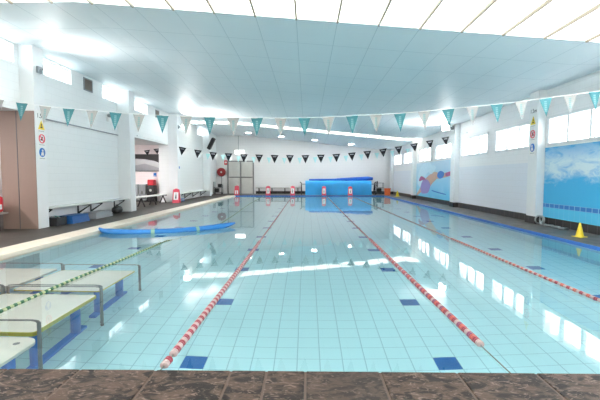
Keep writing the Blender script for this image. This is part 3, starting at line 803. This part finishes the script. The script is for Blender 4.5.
for i in range(5):
    a = [(random.uniform(-.14, .14), random.uniform(-.16, .16), random.uniform(.05, .24)) for _ in range(4)]
    MB().tube(catm(a, 4), .012, 6).build('strap', M['teal'] if i % 2 else M['steel'], t_)
t_ = thing('holdall', 'small black holdall under the bench beside the second pillar', 'bag', (-6.80, 14.02, 0))
q = MB(); q.lathe([(0, -.23), (.09, -.22), (.12, -.18), (.13, 0), (.12, .18), (.09, .22), (0, .23)], (0, 0, .128), 14, axis='y'); q.build('body', M['black'], t_)
MB().tube([(0, -.12, .24), (0, -.08, .32), (0, .08, .32), (0, .12, .24)], .012, 6).build('handle', M['darkgrey'], t_)
t_ = thing('kickboard_stack', 'small blue and white kickboards under the farthest left bench', 'kickboards', (-6.85, 21.3, 0))
for i, mm in enumerate(('blue', 'white', 'blue')):
    MB().box(-.15, .15, -.22, .22, .045 * i, .045 * i + .04, 0, .015).build('board', M[mm], t_)

# ------------------------------------------------------------------ side room end wall things
t_ = thing('wall_screen', 'wide dark screen with a painted pale reflection on the side-room end wall', 'screen', (-8.52, 21.3, 2.07))
MB().box(-.80, .72, -.05, 0, -.47, .46, 0, .01).build('frame', M['darkgrey'], t_)
q = MB(); q.box(-.77, .69, -.054, -.05, -.44, .43); sc_ = q.build('screen_face', M['black'], t_)
q = MB(); q.prism([(-.77, -.054, -.44), (.69, -.054, -.44), (.69, -.054, -.05), (.3, -.054, .10), (-.2, -.054, .19), (-.77, -.054, .22)], (0, -.003, 0)); q.build('grey_reflection', M['grey'], sc_)  # grey part of a reflection, painted onto the screen
q = MB(); q.prism([(-.77, -.057, -.15), (-.2, -.057, -.05), (.69, -.057, -.32), (.69, -.057, -.05), (.3, -.057, .08), (-.2, -.057, .16), (-.77, -.057, .19)], (0, -.002, 0)); q.build('pale_reflection', M['steel'], sc_)  # brighter sweep of the same painted reflection
for i, (x, w_) in enumerate([(-9.15, .4), (-8.72, .36)]):
    t_ = thing('steel_locker', ['left-hand low steel cabinet against the side-room end wall', 'right-hand low steel cabinet against the side-room end wall'][i], 'cabinet', (x, 21.03, 0), 0, 'low steel cabinets in the side room')
    MB().box(-w_ / 2, w_ / 2, -.24, .25, .06, .92, 0, .01).build('body', M['steel'], t_)
    for s in (-1, 1):
        d_ = MB().box(s * w_ / 4 - w_ / 4 + .01, s * w_ / 4 + w_ / 4 - .01, -.255, -.24, .1, .88, 0, .003).build('door', M['grey'], t_)
        MB().box(-s * .02 - .008, -s * .02 + .008, -.275, -.255, .4, .55).build('handle', M['black'], d_)
    MB().box(-w_ / 2 + .03, w_ / 2 - .03, -.2, .2, 0, .06).build('plinth', M['black'], t_)
t_ = thing('waste_bin', 'black bin with a red lid against the side-room end wall', 'bin', (-8.26, 20.95, 0))
MB().box(-.21, .21, -.21, .21, 0, .86, 0, .04).build('body', M['black'], t_)
MB().box(-.17, .17, -.19, .19, .86, 1.16, 0, .04).build('lid', M['red'], t_)
MB().lathe([(0, 0), (.07, 0), (.07, .006), (0, .006)], (0, -.216, .6), 14, axis='y').build('label', M['white'], t_)
t_ = thing('wall_notice', 'small blue notice on the side-room wall above the bin', 'sign', (-8.21, 21.3, 1.42))
MB().box(-.08, .08, -.01, 0, -.1, .1).build('plate', M['signblue'], t_); MB().box(-.05, .05, -.013, -.01, -.08, -.05).build('print', M['white'], t_)
# small blue notice on the third pillar
t_ = thing('pillar_notice', 'small blue and white notice on the third left pillar', 'sign', (XL + .46, 20.45, 1.75))
MB().box(0, .01, -.1, .1, -.14, .14).build('plate', M['white'], t_); MB().box(.01, .013, -.08, .08, -.02, .1).build('print', M['signblue'], t_)

# ------------------------------------------------------------------ red A-frame signs
def a_frame(label, x, y, w, h, rz=0, style=0):
    t_ = thing('caution_sign', label, 'sign', (x, y, 0), rz, 'red and white A-frame signs'); d = h * .28
    for s in (-1, 1):
        q = MB(); o = []
        O = [(-w / 2, 0), (w / 2, 0), (w * .46, h * .95), (w * .40, h), (-w * .40, h), (-w * .46, h * .95)]
        q.prism([(a, s * d * (1 - b_ / h) + s * .004, b_) for a, b_ in O], (0, s * .012, 0)); p_ = q.build('panel', M['pinkred'], t_)
        if s < 0:
            def face(a, b_, e): return (a, -d * (1 - b_ / h) - .004 - .012 - e, b_)
            top, bot = (.78, .22) if style == 0 else (.52, .14)
            q = MB().prism([face(-w * .34, h * bot, 0), face(w * .34, h * bot, 0), face(w * .33, h * top, 0), face(-w * .33, h * top, 0)], (0, -.003, 0)); f_ = q.build('white_field', M['white'], p_)
            c = h * (bot + top) / 2; e = .0035
            q = MB(); q.prism([face(-w * .10, c - h * .18, e), face(w * .10, c - h * .18, e), face(w * .06, c + h * .08, e), face(-w * .06, c + h * .08, e)], (0, -.002, 0))
            q.prism([face(-w * .05, c + h * .11, e), face(w * .05, c + h * .11, e), face(w * .05, c + h * .18, e), face(-w * .05, c + h * .18, e)], (0, -.002, 0)); q.build('figure_mark', M['black'] if style == 0 else M['pinkred'], p_)
    MB().box(-w * .2, w * .2, -.02, .02, h, h + .03, 0, .008).build('carry_handle', M['pinkred'], t_)
a_frame('red A-frame sign at the foot of the third left pillar', -6.62, 19.95, .34, .68, .1)
a_frame('red A-frame sign standing in front of the double door', -5.03, 28.35, .33, .66, 0, 1)
a_frame('red and white A-frame sign before the far bench, nearer the door', -2.76, 28.1, .32, .64)
a_frame('red and white A-frame sign between the far bench and the blue pool cover', -1.02, 28.1, .32, .64)
a_frame('red and white A-frame sign before the left half of the blue pool cover', 1.20, 28.1, .30, .62)
a_frame('red and white A-frame sign before the right half of the blue pool cover', 3.06, 28.1, .30, .60)

# ------------------------------------------------------------------ pool cover on its roller
t_ = thing('pool_cover_roller', 'bright blue pool cover heaped over its long roller by the end wall', 'pool cover', (2.2, 29.0, 0))
def drape(x0, x1, prof, th, seg=26, amp=.02, ph=0):
    q = MB(); n = len(prof); vs = []
    for i in range(seg + 1):
        x = x0 + (x1 - x0) * i / seg
        for j, (y, z) in enumerate(prof):
            wv = amp * math.sin(x * 3.1 + ph + j * .4) + amp * .6 * math.sin(x * 7.3 + j)
            k = max(0, min(1, z / .4)); vs.append((x, y + wv * k, max(.004, z + wv * .5 * k)))
    m_ = (seg + 1) * n
    vs2 = vs + [(x, y * .97 + .0, max(.001, z - th)) for x, y, z in vs]
    fs = [(i * n + j, i * n + j + 1, (i + 1) * n + j + 1, (i + 1) * n + j) for i in range(seg) for j in range(n - 1)]
    fs2 = [tuple(m_ + k for k in reversed(f)) for f in fs]
    q.add(vs2, fs + fs2, 0, True); return q
drape(-2.32, 2.45, [(-.47, .005), (-.46, .2), (-.45, .45), (-.44, .72), (-.40, .90), (-.28, 1.0), (-.1, 1.04), (.12, 1.02), (.3, .9), (.36, .6), (.38, .3), (.4, .01)], .02).build('draped_cover', M['azure'], t_)
MB().tube([(-2.05, .05, 1.06), (-.2, .05, 1.085), (.0, .06, 1.10)], .12, 14, flat=.85).build('rolled_edge', M['navyroll'], t_)
MB().tube([(.0, .05, 1.10), (1.2, .05, 1.14), (2.3, .04, 1.19), (2.6, .04, 1.17)], [.12, .17, .16, .12], 14, flat=.9).build('rolled_edge', M['navyroll'], t_)
MB().tube([(-2.62, .0, .78), (2.9, .0, .78)], .05, 12).build('roller_shaft', M['steel'], t_)
for s, x in ((-1, -2.6), (1, 2.72)):
    q = MB(); q.tube([(x, -.35, .1), (x, 0, .85), (x, .35, .1)], .035, 8); q.tube([(x, -.36, .12), (x, .36, .12)], .03, 8); q.tube([(x, 0, .85), (x + s * .12, 0, .95)], .03, 8)
    e_ = q.build('end_stand', M['black'], t_)
    for yy in (-.33, .33): MB().lathe([(0, -.03), (.075, -.03), (.085, -.015), (.085, .015), (.075, .03), (0, .03)], (x, yy, .085), 16, axis='x').build('wheel', M['black'], e_)
q = MB(); q.torus((2.92, 0, .78), .22, .018, 'x')
for a in range(4): q.tube([(2.92, 0, .78), (2.92, .22 * math.cos(a * PI / 2), .78 + .22 * math.sin(a * PI / 2))], .012, 6)
q.build('hand_wheel', M['black'], t_)
# trolley beside the cover
t_ = thing('equipment_trolley', 'dark equipment trolley between the pool cover and the corner pillar', 'trolley', (5.45, 29.9, 0))
q = MB()
for x in (-.28, .28):
    for y in (-.2, .2): q.tube([(x, y, .1), (x, y, .85)], .018, 6)
for z in (.16, .5, .85): q.tube([(-.28, -.2, z), (.28, -.2, z), (.28, .2, z), (-.28, .2, z), (-.28, -.2, z)], .015, 6)
q.build('frame', M['darkgrey'], t_)
MB().box(-.26, .26, -.18, .18, .17, .19).build('shelf', M['black'], t_); MB().box(-.2, .15, -.15, .15, .19, .46, 0, .03).build('pump_housing', M['black'], t_)
for x in (-.26, .26):
    for y in (-.18, .18): MB().lathe([(0, -.02), (.05, -.02), (.05, .02), (0, .02)], (x, y, .05), 12, axis='x').build('castor', M['black'], t_)
# bin, cones
t_ = thing('orange_bucket', 'square orange tub in the far right corner of the deck', 'tub', (5.72, 28.3, 0))
q = MB(); O = [(-.2, -.17), (.2, -.17), (.2, .17), (-.2, .17)]
q.add([(a * .85, b_ * .85, 0) for a, b_ in O] + [(a, b_, .46) for a, b_ in O], [(3, 2, 1, 0), (4, 5, 6, 7), (0, 1, 5, 4), (1, 2, 6, 5), (2, 3, 7, 6), (3, 0, 4, 7)]); q.build('tub', M['orange'], t_)
MB().box(-.22, .22, -.19, .19, .46, .5, 0, .01).build('rim', M['orange'], t_)
def cone(label, x, y, h, r):
    t_ = thing('marker_cone', label, 'cone', (x, y, 0), .3, 'yellow marker cones on the right deck')
    MB().box(-r * 1.25, r * 1.25, -r * 1.25, r * 1.25, 0, .015, 0, .006).build('base', M['yellow'], t_)
    MB().lathe([(r, .014), (r * .92, .03), (r * .2, h - .01), (r * .12, h), (0, h)], n=22).build('body', M['yellow'], t_)
cone('yellow marker cone below the wave mural at the right pool edge', 5.93, 8.66, .31, .085)
cone('small yellow marker cone on the far right deck near the orange tub', 6.05, 26.6, .38, .12)
# hose coil
t_ = thing('vacuum_hose', 'pale ribbed hose coiled on the deck at the front right pillar', 'hose', (6.42, 10.7, 0))
q = MB()
for i, (dx, dz) in enumerate([(0, .0), (.02, .035)]): q.torus((-.02 + dx - .06, .18 - .1 * i, .14), .105, .022, 'y' if i == 0 else 'x', 20, 8)
P = [(-.1, .1, .03), (-.02, -.02, .03), (-.12, -.16, .03), (.0, -.3, .03), (-.1, -.45, .03), (-.02, -.6, .03), (-.12, -.75, .03), (-.06, -.92, .03)]
q.tube(catm(P, 5), .026, 8); q.build('hose', M['steel'], t_)
MB().tube([(-.06, -.9, .03), (-.07, -1.0, .035)], .034, 10).build('coupling', M['darkgrey'], t_)

# ------------------------------------------------------------------ far wall things
t_ = thing('double_door', 'grey-framed double door at the left end of the far wall', 'door', (-5.17, YE, 0))
q = MB(); q.box(-1.04, -.98, -.08, 0, 0, 2.56); q.box(.98, 1.04, -.08, 0, 0, 2.56); q.box(-.98, .98, -.08, 0, 2.48, 2.56); q.build('door_frame', M['doorf'], t_)
for s in (-1, 1):
    a, b_ = (-.975, -.01) if s < 0 else (.01, .975)
    d_ = MB().box(a, b_, -.06, -.02, .01, 2.475).build('door_leaf', M['door'], t_)
    e = -.061
    q = MB()
    q.box(a, a + .04, -.075, -.06, .01, 2.475); q.box(b_ - .04, b_, -.075, -.06, .01, 2.475); q.box(a + .04, b_ - .04, -.075, -.06, 1.25, 1.32)
    q.build('edge_rail', M['doorf'], d_)
    MB().tube([(s * .05, -.09, 1.285), (s * .85, -.09, 1.285)], .02, 8).build('push_bar', M['black'], d_)
t_ = thing('hose_reel', 'round red fire hose reel on the far wall beside the double door', 'hose reel', (-6.66, YE, 1.68))
q = MB(); q.lathe([(0, -.001), (.06, -.001), (.06, -.04), (.30, -.04), (.33, -.05), (.33, -.07), (.14, -.075), (.14, -.17), (.33, -.175), (.33, -.195), (.30, -.2), (0, -.2)], n=28, axis='y'); q.build('drum', M['dred'], t_)
q = MB()
for rr_ in (.18, .22, .26): q.torus((0, -.1, 0), rr_, .024, 'y', 24, 6); q.torus((0, -.14, 0), rr_, .024, 'y', 24, 6)
q.build('hose', M['black'], t_)
MB().lathe([(0, -.215), (.07, -.215), (.07, -.2), (0, -.2)], n=18, axis='y').build('hub_label', M['white'], t_)
MB().tube([(.0, -.1, -.33), (.02, -.12, -.6), (-.02, -.1, -.95), (0, -.05, -1.2)], .025, 8).build('supply_pipe', M['doorf'], t_)
t_ = thing('fire_sign', 'small red hose sign between the reel and the double door', 'sign', (-6.33, YE, 2.42))
MB().box(-.13, .13, -.012, 0, -.17, .17).build('plate', M['red'], t_); MB().box(-.07, .07, -.015, -.012, -.05, .08).build('symbol', M['white'], t_)
t_ = thing('cleaning_trolley', 'dark clutter trolley below the hose reel', 'trolley', (-6.72, 29.9, 0))
q = MB()
for x in (-.3, .3):
    for y in (-.2, .2): q.tube([(x, y, .08), (x, y, .95 if x < 0 else .7)], .02, 6)
for z in (.12, .5): q.box(-.32, .32, -.22, .22, z, z + .03)
q.build('frame', M['darkgrey'], t_)
MB().box(-.26, .05, -.18, .18, .15, .45, 0, .03).build('tub', M['black'], t_); MB().box(.0, .28, -.18, .18, .53, .78, 0, .04).build('crate', M['black'], t_)
for x in (-.28, .28):
    for y in (-.18, .18): MB().lathe([(0, -.02), (.05, -.02), (.05, .02), (0, .02)], (x, y, .05), 12, axis='x').build('castor', M['black'], t_)
t_ = thing('wall_speaker', 'black loudspeaker tilted out on a bracket from the farthest left pillar', 'speaker', (-6.62, 27.1, 3.45))
MB().tube([(0, 0, 0), (.12, -.15, .05)], .03, 8).build('bracket', M['black'], t_)
q = MB(); q.box(-.12, .12, -.14, .12, -.42, .42, 0, .03); R = Matrix.Rotation(.55, 3, 'Y') @ Matrix.Rotation(.3, 3, 'X')
q.v = [tuple(R @ Vector(v) + Vector((.16, -.3, .1))) for v in q.v]; q.build('cabinet', M['black'], t_)
t_ = thing('long_bench', 'long low bench along the far wall between door and pool cover', 'bench', (-2.2, 30.55, 0))
for k in range(2): MB().box(-1.75, 1.75, -.2 + k * .2, -.02 + k * .2, .44, .48, 0, .006).build('slat', M['benchd'], t_)
for x in (-1.5, -.5, .5, 1.5):
    q = MB(); q.box(x - .03, x + .03, -.18, -.13, 0, .44); q.box(x - .03, x + .03, .1, .15, 0, .44); q.box(x - .03, x + .03, -.13, .1, .36, .44); q.build('leg', M['black'], t_)

# ------------------------------------------------------------------ greenery outside the right windows
gr = MB(); gr.box(XR + .5, XR + 12, YB, YE, -.3, -.05); o = struct('ground_outside', gr, M['deck_r'])
def shrub(label, x, y, h, seed):
    rnd = random.Random(seed)
    t_ = thing('garden_shrub', label, 'shrub', (x, y, -.05), 0, 'shrubs outside the right windows')
    for k in range(3): MB().tube([(rnd.uniform(-.1, .1), rnd.uniform(-.1, .1), 0), (rnd.uniform(-.3, .3), rnd.uniform(-.3, .3), h * .8)], [.04, .015], 6).build('stem', M['bark'], t_)
    q = MB()
    for k in range(420):
        u = rnd.random(); th = rnd.uniform(0, 2 * PI); r_ = .75 * math.sqrt(rnd.random()) * math.sin(PI * (.2 + .75 * u)); c = Vector((r_ * math.cos(th), r_ * math.sin(th), h * (.25 + .8 * u)))
        n = Vector((rnd.gauss(0, 1), rnd.gauss(0, 1), rnd.gauss(0, 1))).normalized(); a = n.orthogonal().normalized() * .09; b_ = n.cross(a).normalized() * .05
        q.add([c - a, c + b_, c + a, c - b_, c + n * .01], [(0, 1, 4), (1, 2, 4), (2, 3, 4), (3, 0, 4)])
    q.build('foliage', M['leaf'], t_)
for i, (x, y, h) in enumerate([(9.3, 12.3, 2.9), (9.6, 16.8, 3.0), (9.2, 20.9, 2.8), (10.0, 25.8, 3.1)]):
    shrub(['sunlit shrub outside, behind the first window past the sign pillar', 'sunlit shrub outside, behind the second window past the sign pillar', 'sunlit shrub outside, behind the windows over the swimmer mural', 'sunlit shrub outside, behind the farthest right windows'][i], x, y, h, i)
